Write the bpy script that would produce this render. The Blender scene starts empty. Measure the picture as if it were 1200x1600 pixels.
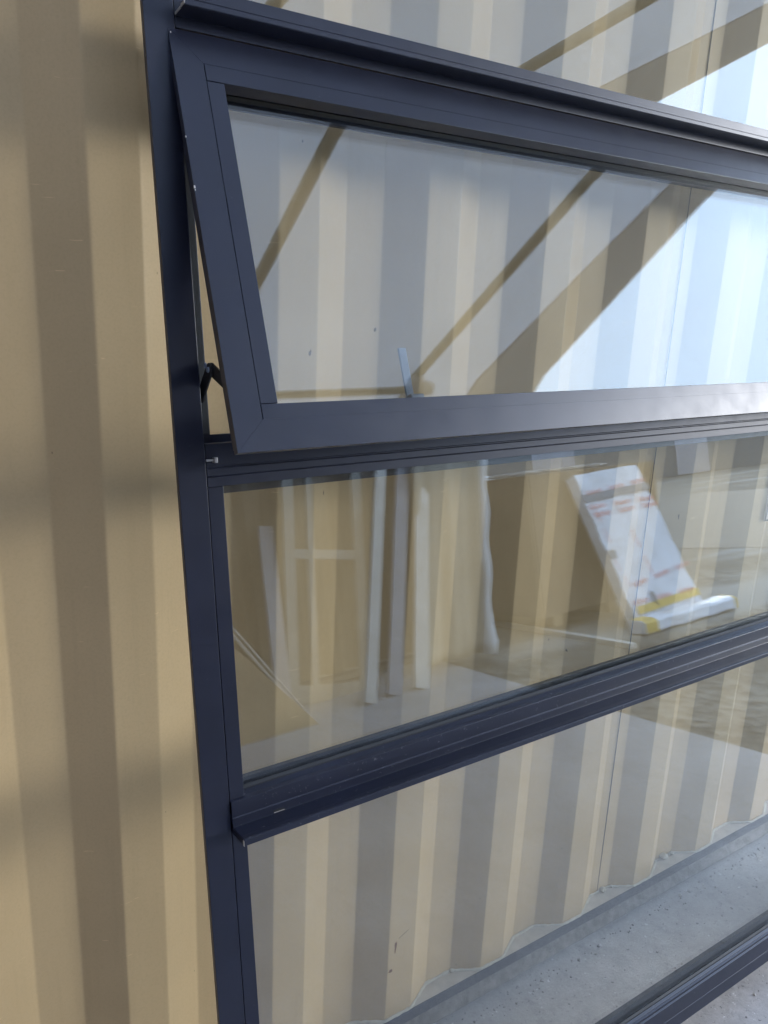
import bpy, bmesh, math, random
from mathutils import Vector, Matrix
random.seed(7)
R = math.radians
scene = bpy.context.scene
col = scene.collection
H0 = 1.66                                   # height of the camera above the slab

# ------------------------------------------------------------------ camera, sky, sun, exposure
cd = bpy.data.cameras.new('camera')
cam = bpy.data.objects.new('camera', cd)
col.objects.link(cam)
right = Vector((0.83241419, -0.55249195, 0.04288663))
upv = Vector((0.11230305, 0.24397372, 0.96325742))
fwd = Vector((0.54265518, 0.79701284, -0.26513371))
m = Matrix((right, upv, -fwd)).transposed().to_4x4()
m.translation = Vector((0, 0, H0))
cam.matrix_world = m
cd.sensor_fit = 'VERTICAL'
cd.sensor_height = 24.0
cd.lens = 24.0 * 1266 / 1600
cd.clip_start = 0.02
cd.clip_end = 2000
scene.camera = cam

SUN_DIR = Vector((0.868, -0.461, 0.185)).normalized()      # towards the sun
world = bpy.data.worlds.new('World')
scene.world = world
world.use_nodes = True
wn, wl = world.node_tree.nodes, world.node_tree.links
wn.clear()
sky = wn.new('ShaderNodeTexSky')
sky.sky_type = 'NISHITA'
sky.sun_disc = False
sky.sun_elevation = math.asin(SUN_DIR.z)
sky.sun_rotation = math.atan2(SUN_DIR.x, SUN_DIR.y)
sky.air_density = 1.0
sky.dust_density = 0.3
tc = wn.new('ShaderNodeTexCoord')
mp = wn.new('ShaderNodeMapping')
mp.inputs['Scale'].default_value = (1.0, 1.0, 2.6)
nz = wn.new('ShaderNodeTexNoise')
nz.inputs['Scale'].default_value = 2.2
nz.inputs['Detail'].default_value = 5
nz.inputs['Roughness'].default_value = 0.5
rp = wn.new('ShaderNodeValToRGB')
rp.color_ramp.elements[0].position = 0.38
rp.color_ramp.elements[0].color = (0.93, 0.93, 0.93, 1)
rp.color_ramp.elements[1].position = 0.66
rp.color_ramp.elements[1].color = (0.98, 0.98, 0.98, 1)
mx = wn.new('ShaderNodeMix')
mx.data_type = 'RGBA'
mx.inputs[7].default_value = (22.0, 28.0, 37.0, 1)       # bright thin cloud
bg = wn.new('ShaderNodeBackground')
bg.inputs['Strength'].default_value = 0.06
wo = wn.new('ShaderNodeOutputWorld')
wl.new(tc.outputs['Generated'], mp.inputs[0]); wl.new(mp.outputs[0], nz.inputs['Vector'])
wl.new(nz.outputs['Fac'], rp.inputs[0]); wl.new(rp.outputs[0], mx.inputs[0])
wl.new(sky.outputs[0], mx.inputs[6]); wl.new(mx.outputs[2], bg.inputs[0]); wl.new(bg.outputs[0], wo.inputs[0])

sd = bpy.data.lights.new('sun', 'SUN')
sd.energy = 1.4
sd.angle = R(14)
sd.color = (1.0, 0.95, 0.88)
sun = bpy.data.objects.new('sun', sd)
sun.rotation_euler = SUN_DIR.to_track_quat('Z', 'Y').to_euler()
sun.location = (0, 0, 12)
col.objects.link(sun)

vs = scene.view_settings
vs.view_transform = 'Standard'
vs.look = 'None'
vs.exposure = 0.76
vs.gamma = 1
vs.use_curve_mapping = False
scene.render.engine = 'CYCLES'
cy = scene.cycles
cy.transparent_max_bounces = 40
cy.max_bounces = 10
cy.diffuse_bounces = 5
cy.glossy_bounces = 5
cy.transmission_bounces = 6
cy.use_denoising = True
cy.sample_clamp_indirect = 8

# ------------------------------------------------------------------ materials
def new_mat(name):
    mt = bpy.data.materials.new(name)
    mt.use_nodes = True
    nt = mt.node_tree
    return mt, nt, nt.nodes['Principled BSDF']

def noise(nt, scale, detail=4, rough=0.55, stretch=None, w=0.0):
    t = nt.nodes.new('ShaderNodeTexCoord')
    n = nt.nodes.new('ShaderNodeTexNoise')
    n.inputs['Scale'].default_value = scale
    n.inputs['Detail'].default_value = detail
    n.inputs['Roughness'].default_value = rough
    mpg = nt.nodes.new('ShaderNodeMapping')
    mpg.inputs['Scale'].default_value = stretch or (1, 1, 1)
    mpg.inputs['Location'].default_value = (w, w * 1.7, w * 0.6)
    nt.links.new(t.outputs['Object'], mpg.inputs[0])
    nt.links.new(mpg.outputs[0], n.inputs['Vector'])
    return n.outputs['Fac']

def ramp(nt, src, a, b, ca=(0, 0, 0, 1), cb=(1, 1, 1, 1)):
    r = nt.nodes.new('ShaderNodeValToRGB')
    r.color_ramp.elements[0].position = a
    r.color_ramp.elements[1].position = b
    r.color_ramp.elements[0].color = ca
    r.color_ramp.elements[1].color = cb
    nt.links.new(src, r.inputs[0])
    return r.outputs[0]

def mixc(nt, fac, a, b, mode='MIX'):
    x = nt.nodes.new('ShaderNodeMix')
    x.data_type = 'RGBA'
    x.blend_type = mode
    for s, v in ((0, fac), (6, a), (7, b)):
        if isinstance(v, (int, float)):
            x.inputs[s].default_value = v
        elif isinstance(v, tuple):
            x.inputs[s].default_value = v if len(v) == 4 else (*v, 1)
        else:
            nt.links.new(v, x.inputs[s])
    return x.outputs[2]

def bump(nt, b, src, strength, dist=0.001, prev=None):
    n = nt.nodes.new('ShaderNodeBump')
    n.inputs['Strength'].default_value = strength
    n.inputs['Distance'].default_value = dist
    nt.links.new(src, n.inputs['Height'])
    if prev is not None:
        nt.links.new(prev, n.inputs['Normal'])
    nt.links.new(n.outputs[0], b.inputs['Normal'])
    return n.outputs[0]

def powder(name, c, rough=0.4, dust=0.5):
    mt, nt, b = new_mat(name)
    big = noise(nt, 9, 3)
    c2 = tuple(v * 1.25 for v in c)
    base = mixc(nt, ramp(nt, big, 0.35, 0.7), c, c2)
    d = ramp(nt, noise(nt, 140, 5, 0.7, w=3), 0.66 - 0.04 * (dust > 0.6), 0.80 - 0.05 * (dust > 0.6), (0, 0, 0, 1), (dust, dust, dust, 1))
    base = mixc(nt, d, base, (0.16, 0.16, 0.18))
    # fine scuffs, stretched along the bar
    s = ramp(nt, noise(nt, 30, 3, 0.6, (0.35, 9, 9), w=5), 0.74, 0.78, (0, 0, 0, 1), (0.30, 0.30, 0.30, 1))
    base = mixc(nt, s, base, (0.17, 0.18, 0.20))
    nt.links.new(base, b.inputs['Base Color'])
    rr = nt.nodes.new('ShaderNodeMapRange')
    rr.inputs[3].default_value = rough - 0.06
    rr.inputs[4].default_value = rough + 0.12
    nt.links.new(noise(nt, 25, 4), rr.inputs[0])
    nt.links.new(rr.outputs[0], b.inputs['Roughness'])
    b.inputs['Specular IOR Level'].default_value = 0.6
    b.inputs['Specular Tint'].default_value = (0.82, 0.88, 1.0, 1)
    bump(nt, b, noise(nt, 1500, 2), 0.12, 0.0004)
    return mt

M = {}
M['frame'] = powder('powder_coat', (0.010, 0.012, 0.025), 0.33)
M['sill'] = powder('powder_coat_dusty', (0.010, 0.012, 0.025), 0.34, 0.9)
M['black'] = powder('black_hardware', (0.012, 0.012, 0.014), 0.45, 0.2)
M['gasket'] = powder('gasket_rubber', (0.010, 0.011, 0.013), 0.6, 0.3)

def simple(name, c, rough=0.6, metal=0.0, var=0.15, scale=12, bmp=0.1, bscale=200):
    mt, nt, b = new_mat(name)
    n = noise(nt, scale, 5)
    nt.links.new(mixc(nt, ramp(nt, n, 0.3, 0.7), tuple(v * (1 - var) for v in c), tuple(min(1, v * (1 + var)) for v in c)), b.inputs['Base Color'])
    b.inputs['Roughness'].default_value = rough
    b.inputs['Metallic'].default_value = metal
    bump(nt, b, noise(nt, bscale, 3), bmp, 0.001)
    return mt

M['raw'] = simple('raw_aluminium', (0.62, 0.60, 0.57), 0.45, 0.6)
M['silver'] = simple('zinc_screw', (0.55, 0.56, 0.60), 0.35, 0.8)
M['handle'] = simple('handle_grey_blue', (0.16, 0.20, 0.28), 0.35)
M['steel'] = simple('pole_galvanised', (0.25, 0.24, 0.19), 0.5, 0.2)
M['white_board'] = simple('white_painted_profile', (0.66, 0.63, 0.58), 0.5, var=0.12, scale=6)
M['lilac_board'] = simple('grey_lilac_profile', (0.40, 0.38, 0.40), 0.5, var=0.12, scale=6)
M['dull_frame'] = simple('cream_painted_frame', (0.36, 0.34, 0.30), 0.55, var=0.15, scale=5)
M['timber'] = simple('timber', (0.34, 0.24, 0.13), 0.7, var=0.25, scale=5)
M['ply'] = simple('plywood_brown', (0.22, 0.155, 0.095), 0.75, var=0.25, scale=3)
M['wrap'] = simple('white_wrapping_film', (0.80, 0.82, 0.88), 0.35, var=0.08, scale=6, bmp=0.6, bscale=14)
M['tape'] = simple('yellow_tape', (0.72, 0.50, 0.10), 0.45)
M['tape_grey'] = simple('grey_tape', (0.25, 0.26, 0.29), 0.5)
M['print'] = simple('red_print', (0.66, 0.16, 0.15), 0.6, var=0.05)
M['plastic'] = simple('tank_plastic', (0.72, 0.76, 0.82), 0.4, var=0.05)
M['cage'] = simple('cage_steel', (0.28, 0.29, 0.31), 0.45, 0.6)
M['cream_sheet'] = simple('cream_sheet', (0.40, 0.35, 0.27), 0.6, var=0.12, scale=4, bmp=0.7, bscale=9)
M['drape'] = simple('white_sheet', (0.82, 0.82, 0.82), 0.6, var=0.08, scale=4, bmp=0.7, bscale=9)
M['shed'] = simple('shed_grey', (0.16, 0.165, 0.17), 0.6, var=0.05)
M['leaf'] = simple('hedge_green', (0.06, 0.08, 0.035), 0.8, var=0.4, scale=2)
M['decal_white'] = simple('decal_white', (0.62, 0.60, 0.54), 0.5, var=0.04)
M['decal_dark'] = simple('decal_dark', (0.03, 0.04, 0.07), 0.5, var=0.05)
M['mastic'] = simple('mastic', (0.54, 0.51, 0.44), 0.6, var=0.15, scale=60, bmp=0.4, bscale=90)
M['scuff_dark'] = simple('dark_scuff', (0.05, 0.045, 0.04), 0.7)
M['rust'] = simple('rust_spot', (0.22, 0.11, 0.055), 0.85, var=0.3, scale=300)

def container_paint(name, c):
    mt, nt, b = new_mat(name)
    base = mixc(nt, ramp(nt, noise(nt, 1.6, 4, 0.6), 0.35, 0.7), tuple(v * 0.90 for v in c), tuple(v * 1.06 for v in c))
    base = mixc(nt, ramp(nt, noise(nt, 260, 3, 0.6, w=2), 0.45, 0.75, (0, 0, 0, 1), (0.18, 0.18, 0.18, 1)), base, tuple(v * 0.62 for v in c))
    # dirt streaks that ran down the panel
    st = ramp(nt, noise(nt, 9, 4, 0.6, (6, 6, 0.35), w=7), 0.55, 0.8, (0, 0, 0, 1), (0.22, 0.22, 0.22, 1))
    base = mixc(nt, st, base, tuple(v * 0.72 for v in c))
    # scratches and specks
    sc = ramp(nt, noise(nt, 16, 3, 0.5, (1.2, 1.2, 14), w=11), 0.735, 0.755, (0, 0, 0, 1), (0.45, 0.45, 0.45, 1))
    base = mixc(nt, sc, base, tuple(min(1, v * 1.5) for v in c))
    sp = ramp(nt, noise(nt, 55, 2, 0.5, (1, 1, 0.6), w=17), 0.765, 0.785, (0, 0, 0, 1), (0.85, 0.85, 0.85, 1))
    base = mixc(nt, sp, base, (0.10, 0.075, 0.05))
    nt.links.new(base, b.inputs['Base Color'])
    b.inputs['Roughness'].default_value = 0.50
    b.inputs['Specular IOR Level'].default_value = 0.35
    n1 = bump(nt, b, noise(nt, 900, 2), 0.10, 0.0005)
    bump(nt, b, noise(nt, 3.0, 2), 0.25, 0.01, n1)
    return mt
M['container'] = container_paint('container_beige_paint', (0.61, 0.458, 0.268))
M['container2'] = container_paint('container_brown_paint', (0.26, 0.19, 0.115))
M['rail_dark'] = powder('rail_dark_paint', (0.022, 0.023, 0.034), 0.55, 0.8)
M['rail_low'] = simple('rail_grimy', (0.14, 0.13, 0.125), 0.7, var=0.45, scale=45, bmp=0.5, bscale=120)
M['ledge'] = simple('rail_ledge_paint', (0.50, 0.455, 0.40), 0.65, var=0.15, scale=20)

# concrete
mt, nt, b = new_mat('concrete')
base = mixc(nt, ramp(nt, noise(nt, 2.2, 5, 0.65), 0.35, 0.65), (0.38, 0.37, 0.385), (0.54, 0.53, 0.545))
base = mixc(nt, ramp(nt, noise(nt, 20, 6, 0.8, w=2), 0.42, 0.66, (0, 0, 0, 1), (0.75, 0.75, 0.75, 1)), base, (0.33, 0.33, 0.345))
base = mixc(nt, ramp(nt, noise(nt, 95, 4, 0.7, w=5), 0.62, 0.66), base, (0.11, 0.11, 0.12))
base = mixc(nt, ramp(nt, noise(nt, 70, 3, 0.65, w=9), 0.665, 0.69), base, (0.74, 0.74, 0.77))
base = mixc(nt, ramp(nt, noise(nt, 7, 5, 0.75, (1, 1, 1), w=21), 0.57, 0.66, (0, 0, 0, 1), (0.5, 0.5, 0.5, 1)), base, (0.24, 0.24, 0.25))
base = mixc(nt, ramp(nt, noise(nt, 5, 6, 0.85, (0.5, 5, 1), w=31), 0.665, 0.675, (0, 0, 0, 1), (0.6, 0.6, 0.6, 1)), base, (0.16, 0.16, 0.17))
nt.links.new(base, b.inputs['Base Color'])
b.inputs['Roughness'].default_value = 0.75
n1 = bump(nt, b, noise(nt, 130, 4, 0.7), 0.8, 0.002)
bump(nt, b, noise(nt, 14, 4, 0.6, w=4), 0.5, 0.006, n1)
M['concrete'] = mt

# gravel yard
mt, nt, b = new_mat('gravel')
t = nt.nodes.new('ShaderNodeTexCoord')
vo = nt.nodes.new('ShaderNodeTexVoronoi')
vo.inputs['Scale'].default_value = 17
nt.links.new(t.outputs['Object'], vo.inputs['Vector'])
cr = nt.nodes.new('ShaderNodeSeparateColor')
nt.links.new(vo.outputs['Color'], cr.inputs[0])
base = mixc(nt, cr.outputs[0], (0.05, 0.045, 0.035), (0.40, 0.36, 0.30))
base = mixc(nt, ramp(nt, noise(nt, 0.55, 5, 0.6), 0.35, 0.65), base, (0.11, 0.10, 0.08))
base = mixc(nt, ramp(nt, noise(nt, 0.25, 4, 0.6, (0.5, 2, 1), w=4), 0.56, 0.64), base, (0.30, 0.29, 0.27))
nt.links.new(base, b.inputs['Base Color'])
b.inputs['Roughness'].default_value = 0.85
bump(nt, b, vo.outputs['Distance'], 0.5, 0.012)
M['gravel'] = mt
M['road'] = simple('yard_road_grey', (0.12, 0.115, 0.10), 0.7, var=0.15, scale=0.6)

# canopy fabric: reflects and lets light through
def fabric(name, c, trans):
    mt = bpy.data.materials.new(name); mt.use_nodes = True
    nt = mt.node_tree; nt.nodes.clear()
    o = nt.nodes.new('ShaderNodeOutputMaterial')
    d = nt.nodes.new('ShaderNodeBsdfDiffuse'); tr = nt.nodes.new('ShaderNodeBsdfTranslucent')
    mxs = nt.nodes.new('ShaderNodeMixShader'); mxs.inputs[0].default_value = trans
    cc = mixc(nt, ramp(nt, noise(nt, 1.4, 4, 0.6), 0.3, 0.7), tuple(v * 0.93 for v in c), c)
    nt.links.new(cc, d.inputs[0]); nt.links.new(cc, tr.inputs[0])
    bp = nt.nodes.new('ShaderNodeBump'); bp.inputs['Strength'].default_value = 0.6; bp.inputs['Distance'].default_value = 0.02
    nt.links.new(noise(nt, 3.2, 4, 0.55, (0.5, 1.6, 1)), bp.inputs['Height'])
    nt.links.new(bp.outputs[0], d.inputs['Normal']); nt.links.new(bp.outputs[0], tr.inputs['Normal'])
    nt.links.new(d.outputs[0], mxs.inputs[1]); nt.links.new(tr.outputs[0], mxs.inputs[2]); nt.links.new(mxs.outputs[0], o.inputs[0])
    return mt
M['fabric'] = fabric('canopy_fabric', (0.84, 0.83, 0.84), 0.60)
mt, nt, b = new_mat('clear_film')
b.inputs['Base Color'].default_value = (0.36, 0.35, 0.34, 1); b.inputs['Roughness'].default_value = 0.5
nt.links.new(ramp(nt, noise(nt, 14, 4, 0.6, (1, 4, 1)), 0.45, 0.62, (0.35, 0.35, 0.35, 1), (0.8, 0.8, 0.8, 1)), b.inputs['Alpha'])
M['film'] = mt
M['hem'] = fabric('canopy_hem_fabric', (0.84, 0.80, 0.75), 0.55)

# clear glass sheet: each face reflects by its angle (Schlick), the rest passes through with a faint green tint
def glass(name, tint, r0):
    mt = bpy.data.materials.new(name); mt.use_nodes = True
    nt = mt.node_tree; nt.nodes.clear()
    o = nt.nodes.new('ShaderNodeOutputMaterial')
    tr = nt.nodes.new('ShaderNodeBsdfTransparent'); tr.inputs[0].default_value = (*tint, 1)
    g = nt.nodes.new('ShaderNodeBsdfGlossy'); g.inputs['Roughness'].default_value = 0.0
    g.inputs[0].default_value = (0.88, 0.925, 0.96, 1)
    lw = nt.nodes.new('ShaderNodeLayerWeight'); lw.inputs[0].default_value = 0.5
    p = nt.nodes.new('ShaderNodeMath'); p.operation = 'POWER'; p.inputs[1].default_value = 5
    q = nt.nodes.new('ShaderNodeMath'); q.operation = 'MULTIPLY_ADD'; q.inputs[1].default_value = 1 - r0; q.inputs[2].default_value = r0
    ms = nt.nodes.new('ShaderNodeMixShader')
    nt.links.new(lw.outputs['Facing'], p.inputs[0]); nt.links.new(p.outputs[0], q.inputs[0]); nt.links.new(q.outputs[0], ms.inputs[0])
    nt.links.new(tr.outputs[0], ms.inputs[1]); nt.links.new(g.outputs[0], ms.inputs[2]); nt.links.new(ms.outputs[0], o.inputs[0])
    return mt
M['glass'] = glass('window_glass', (0.985, 0.990, 0.982), 0.074)

# ------------------------------------------------------------------ helpers
def link(name, bm, mat, parent=None, smooth=False, bevel=0.0, seg=2):
    me = bpy.data.meshes.new(name)
    bmesh.ops.recalc_face_normals(bm, faces=bm.faces[:])
    bm.to_mesh(me); bm.free()
    me.materials.append(M[mat] if isinstance(mat, str) else mat)
    if smooth:
        for p in me.polygons: p.use_smooth = True
    o = bpy.data.objects.new(name, me)
    col.objects.link(o)
    if parent: o.parent = parent
    if bevel:
        bv = o.modifiers.new('bevel', 'BEVEL'); bv.width = bevel; bv.segments = seg; bv.limit_method = 'ANGLE'; bv.angle_limit = R(30)
    return o

def tag(o, label=None, cat=None, group=None, kind=None):
    if label: o['label'] = label
    if cat: o['category'] = cat
    if group: o['group'] = group
    if kind: o['kind'] = kind
    return o

def empty(name, loc=(0, 0, 0), rot=(0, 0, 0), **k):
    o = bpy.data.objects.new(name, None); col.objects.link(o)
    o.empty_display_size = 0.1
    o.location = loc; o.rotation_euler = rot
    return tag(o, **k)

def box(bm, x0, x1, y0, y1, z0, z1):
    v = [bm.verts.new((x, y, z)) for x in (x0, x1) for y in (y0, y1) for z in (z0, z1)]
    for f in ((0, 1, 3, 2), (4, 6, 7, 5), (0, 4, 5, 1), (2, 3, 7, 6), (0, 2, 6, 4), (1, 5, 7, 3)):
        bm.faces.new([v[i] for i in f])

def prism(bm, pts, axis, a0, a1):
    """closed 2-D outline swept along an axis; a0/a1 may be functions of the point (mitres)"""
    fa = a0 if callable(a0) else (lambda p: a0)
    fb = a1 if callable(a1) else (lambda p: a1)
    def mk(p, t):
        if axis == 'x': return (t, p[0], p[1])       # pts (y,z)
        if axis == 'z': return (p[0], p[1], t)       # pts (x,y)
        return (p[0], t, p[1])                       # pts (x,z)
    A = [bm.verts.new(mk(p, fa(p))) for p in pts]
    B = [bm.verts.new(mk(p, fb(p))) for p in pts]
    n = len(pts)
    for i in range(n):
        bm.faces.new((A[i], A[(i + 1) % n], B[(i + 1) % n], B[i]))
    bm.faces.new(A); bm.faces.new(B[::-1])

def tube(bm, pts, rad, n=10, caps=True):
    pts = [Vector(p) for p in pts]
    rings = []
    for i, p in enumerate(pts):
        d = (pts[min(i + 1, len(pts) - 1)] - pts[max(i - 1, 0)]).normalized()
        a = Vector((0, 0, 1)) if abs(d.z) < 0.9 else Vector((1, 0, 0))
        u = d.cross(a).normalized(); v = d.cross(u)
        r = rad[i] if isinstance(rad, list) else rad
        rings.append([bm.verts.new(p + (u * math.cos(2 * math.pi * k / n) + v * math.sin(2 * math.pi * k / n)) * r) for k in range(n)])
    for a, b_ in zip(rings, rings[1:]):
        for k in range(n):
            bm.faces.new((a[k], a[(k + 1) % n], b_[(k + 1) % n], b_[k]))
    if caps:
        bm.faces.new(rings[0]); bm.faces.new(rings[-1][::-1])

def B(): return bmesh.new()

# ------------------------------------------------------------------ the setting: ground
bm = B()                                                    # concrete slab with a real edge (slightly out of square)
pts = [(-9, -6.5), (4.2, -6.5), (3.57, -2.3), (3.28, -0.2), (3.06, 1.3), (3.0, 4.2), (-9, 4.2)]
prism(bm, pts, 'z', -0.12, 0.0)
tag(link('concrete_slab', bm, 'concrete', bevel=0.006), kind='structure', label='grey speckled concrete slab under the window and container')
bm = B()
v = [bm.verts.new(p) for p in ((-400, -400, -0.045), (600, -400, -0.045), (600, 400, -0.045), (-400, 400, -0.045))]
bm.faces.new(v)
tag(link('gravel_yard', bm, 'gravel'), kind='structure', label='brown gravel yard beyond the slab')
bm = B()
v = [bm.verts.new(p) for p in ((9.5, -60, -0.040), (26, -60, -0.040), (26, 40, -0.040), (11.5, 40, -0.040))]
bm.faces.new(v)
tag(link('yard_road', bm, 'road'), kind='structure', label='pale grey road crossing the yard')

# ------------------------------------------------------------------ shipping containers
def corrugation(x0, x1, outer, inner, sgn, r=0.0028):
    """(x, y) outline of the corrugated sheet; sgn -1: outer is nearer the viewer"""
    raw = []
    k0 = int(math.floor((x0 - 0.791) / 0.278)) - 1
    x = 0.791 + k0 * 0.278
    while x < x1 + 0.3:
        raw += [(x, inner), (x + 0.067, outer), (x + 0.137, outer), (x + 0.205, inner)]
        x += 0.278
    out = []
    for i in range(1, len(raw) - 1):
        p, a, c = Vector(raw[i]), Vector(raw[i - 1]), Vector(raw[i + 1])
        da, dc = (a - p).normalized(), (c - p).normalized()
        for t in (0, 0.25, 0.5, 0.75, 1):                   # rounded bend
            q = (p + da * r) * (1 - t) ** 2 + p * 2 * t * (1 - t) + (p + dc * r) * t * t
            out.append((q.x, q.y))
    return [q for q in out if x0 <= q[0] <= x1]

def container(name, x0, x1, outer, inner, mat, front, back, label, detailed):
    root = empty(name, ((x0 + x1) / 2, (front + back) / 2, 0), label=label, cat='shipping container')
    ox, oy = root.location.x, root.location.y
    s = 1 if back > front else -1                            # +1 body lies to +y
    zb, zt = 0.082, 2.50
    path = corrugation(x0 + 0.09, x1 - 0.09, outer, inner, s)
    bm = B()
    rows = [0.0, 0.35, 0.9, 1.5, 2.0, 1.0001]
    zs = [zb - 0.003, 0.5, 1.0, 1.5, 2.0, zt]
    g = []
    for z in zs:
        g.append([bm.verts.new((x - ox, y - oy + 0.0012 * math.sin(x * 3.1 + z * 2.3) + 0.0008 * math.sin(x * 11 + z * 5), z)) for x, y in path])
    for a, b_ in zip(g, g[1:]):
        for i in range(len(path) - 1):
            bm.faces.new((a[i], a[i + 1], b_[i + 1], b_[i]))
    w = link('corrugated_side', bm, mat, root)
    sol = w.modifiers.new('thickness', 'SOLIDIFY'); sol.thickness = 0.002; sol.offset = -1 if s > 0 else 1
    # bottom side rail: ledge, dark vertical face, grimy lower lip
    o = outer - s * 0.004
    bm = B()
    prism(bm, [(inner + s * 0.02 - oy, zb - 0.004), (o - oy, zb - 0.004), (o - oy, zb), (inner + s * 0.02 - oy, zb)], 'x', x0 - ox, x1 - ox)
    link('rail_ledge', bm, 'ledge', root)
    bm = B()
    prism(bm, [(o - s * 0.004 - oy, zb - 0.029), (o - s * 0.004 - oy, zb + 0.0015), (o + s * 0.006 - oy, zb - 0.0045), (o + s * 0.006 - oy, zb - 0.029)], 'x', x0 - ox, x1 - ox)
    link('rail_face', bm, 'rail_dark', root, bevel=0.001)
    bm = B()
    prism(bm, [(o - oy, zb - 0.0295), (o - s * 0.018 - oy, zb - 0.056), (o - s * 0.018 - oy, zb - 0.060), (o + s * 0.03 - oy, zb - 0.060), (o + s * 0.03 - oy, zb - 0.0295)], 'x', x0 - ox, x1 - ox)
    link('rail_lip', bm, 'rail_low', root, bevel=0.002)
    bm = B()
    box(bm, x0 - ox, x1 - ox, min(outer, outer + s * 0.06) - oy, max(outer, outer + s * 0.06) - oy, zt + 0.001, zt + 0.09)
    link('top_rail', bm, mat, root, bevel=0.004)
    for xx in (x0, x1 - 0.085):
        bm = B(); y0 = outer - s * 0.012; y1 = outer + s * 0.13
        box(bm, xx - ox, xx + 0.085 - ox, min(y0, y1) - oy, max(y0, y1) - oy, 0.12, zt)
        link('corner_post', bm, mat, root, bevel=0.006)
        for z0, z1 in ((0.0, 0.118), (zt + 0.0915, zt + 0.14)):
            bm = B(); box(bm, xx - 0.02 - ox, xx + 0.105 - ox, min(y0, y1) - oy - 0.01, max(y0, y1) - oy + 0.01, z0, z1)
            link('corner_casting', bm, mat, root, bevel=0.006)
    # roof, far side and ends
    bm = B()
    ya, yb = sorted((outer + s * 0.062, back))
    box(bm, x0 + 0.09 - ox, x1 - 0.09 - ox, ya - oy, yb - oy, zt + 0.02, zt + 0.06)
    link('roof', bm, mat, root)
    bm = B()
    ya, yb = sorted((back - s * 0.04, back))
    box(bm, x0 - ox, x1 - ox, ya - oy, yb - oy, 0.0, zt)
    link('far_side', bm, mat, root)
    for xx in (x0 + 0.02, x1 - 0.06):
        bm = B()
        ya, yb = sorted((outer + s * 0.131, back - s * 0.041))
        k = ya; i = 0
        pr = []
        while k < yb:
            pr.append((xx + (0.036 if i % 4 in (1, 2) else 0.0), k)); k += 0.07; i += 1
        pr.append((xx, yb))
        lo = [bm.verts.new((p[0] - ox, p[1] - oy, 0.02)) for p in pr]
        hi = [bm.verts.new((p[0] - ox, p[1] - oy, zt)) for p in pr]
        for i in range(len(pr) - 1): bm.faces.new((lo[i], lo[i + 1], hi[i + 1], hi[i]))
        e = link('corrugated_end', bm, mat, root)
        so = e.modifiers.new('thickness', 'SOLIDIFY'); so.thickness = 0.003
    return root, path, zb

beige, bpath, ZB = container('shipping_container', -2.75, 3.31, 1.167, 1.203, 'container', 1.167, 3.55,
    'beige corrugated shipping container behind the leaning window', True)
ox, oy = beige.location.x, beige.location.y
# mastic bead along the foot of the sheet
bm = B()
pp, rr = [], []
last = None
for x, y in bpath:
    if not (0.55 < x < 2.9): continue
    if last and (x - last[0]) ** 2 + (y - last[1]) ** 2 < 0.00002: continue
    last = (x, y)
    pp.append((x - ox, y - oy - 0.003, ZB + 0.0015 + random.uniform(-0.001, 0.001)))
dense, rr = [], []
for a, c in zip(pp, pp[1:]):
    n_ = max(1, int((Vector(a) - Vector(c)).length / 0.006))
    for i in range(n_):
        t_ = i / n_
        dense.append(tuple(a[j] * (1 - t_) + c[j] * t_ + (random.uniform(-0.0006, 0.0006)) for j in range(3)))
        rr.append(0.0034 + random.uniform(-0.0010, 0.0012))
tube(bm, dense, rr, 7)
link('sealant_bead', bm, 'mastic', beige, smooth=True)
# welded seam between two side sheets
bm = B(); box(bm, 1.5832 - ox, 1.5848 - ox, 1.2008 - oy, 1.2022 - oy, 0.084, 2.49)
link('panel_seam', bm, 'scuff_dark', beige)
# rust spots, dents' dark marks and scratches painted chips (small flat patches that follow the sheet)
def patch(x, z, w, h, y, mat, name, rot=0.0, jag=0.35, nseg=9):
    bm = B()
    vs_ = []
    for k in range(nseg):
        a = 2 * math.pi * k / nseg
        r_ = 1 + random.uniform(-jag, jag)
        px, pz = math.cos(a) * w / 2 * r_, math.sin(a) * h / 2 * r_
        vs_.append((x + px * math.cos(rot) - pz * math.sin(rot) - ox, z + px * math.sin(rot) + pz * math.cos(rot)))
    prism(bm, vs_, 'y', y - 0.0006 - oy, y + 0.0005 - oy)
    return link(name, bm, mat, beige)

# stencilled square with a letter (its left edge shows at the right border of the photo)
plate = B(); box(plate, 2.0225 - ox, 2.165 - ox, 1.160 - oy, 1.1635 - oy, H0 - 0.555, H0 - 0.415)
plo = link('marking_plate', plate, 'decal_white', beige)
bm = B()
X0, X1, Z0, Z1 = 2.0225 - ox, 2.165 - ox, H0 - 0.555, H0 - 0.415
for a in ((X0, X1, Z0, Z0 + 0.004), (X0, X1, Z1 - 0.004, Z1), (X0, X0 + 0.004, Z0 + 0.004, Z1 - 0.004), (X1 - 0.004, X1, Z0 + 0.004, Z1 - 0.004)):
    box(bm, a[0], a[1], 1.1585 - oy, 1.1600 - oy, a[2], a[3])
link('marking_border', bm, 'decal_dark', plo)
bm = B()                                                     # bold letter U, built from its outline
oc = []
cx, wz = (X0 + X1) / 2, 0.045
for k in range(13):
    a = math.pi + math.pi * k / 12
    oc.append((cx + math.cos(a) * wz, Z0 + 0.062 + math.sin(a) * 0.045))
oc = [(cx - wz, Z1 - 0.014)] + oc + [(cx + wz, Z1 - 0.014), (cx + wz - 0.026, Z1 - 0.014)]
for k in range(13):
    a = 2 * math.pi - math.pi * k / 12
    oc.append((cx + math.cos(a) * (wz - 0.026), Z0 + 0.062 + math.sin(a) * 0.019))
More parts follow.
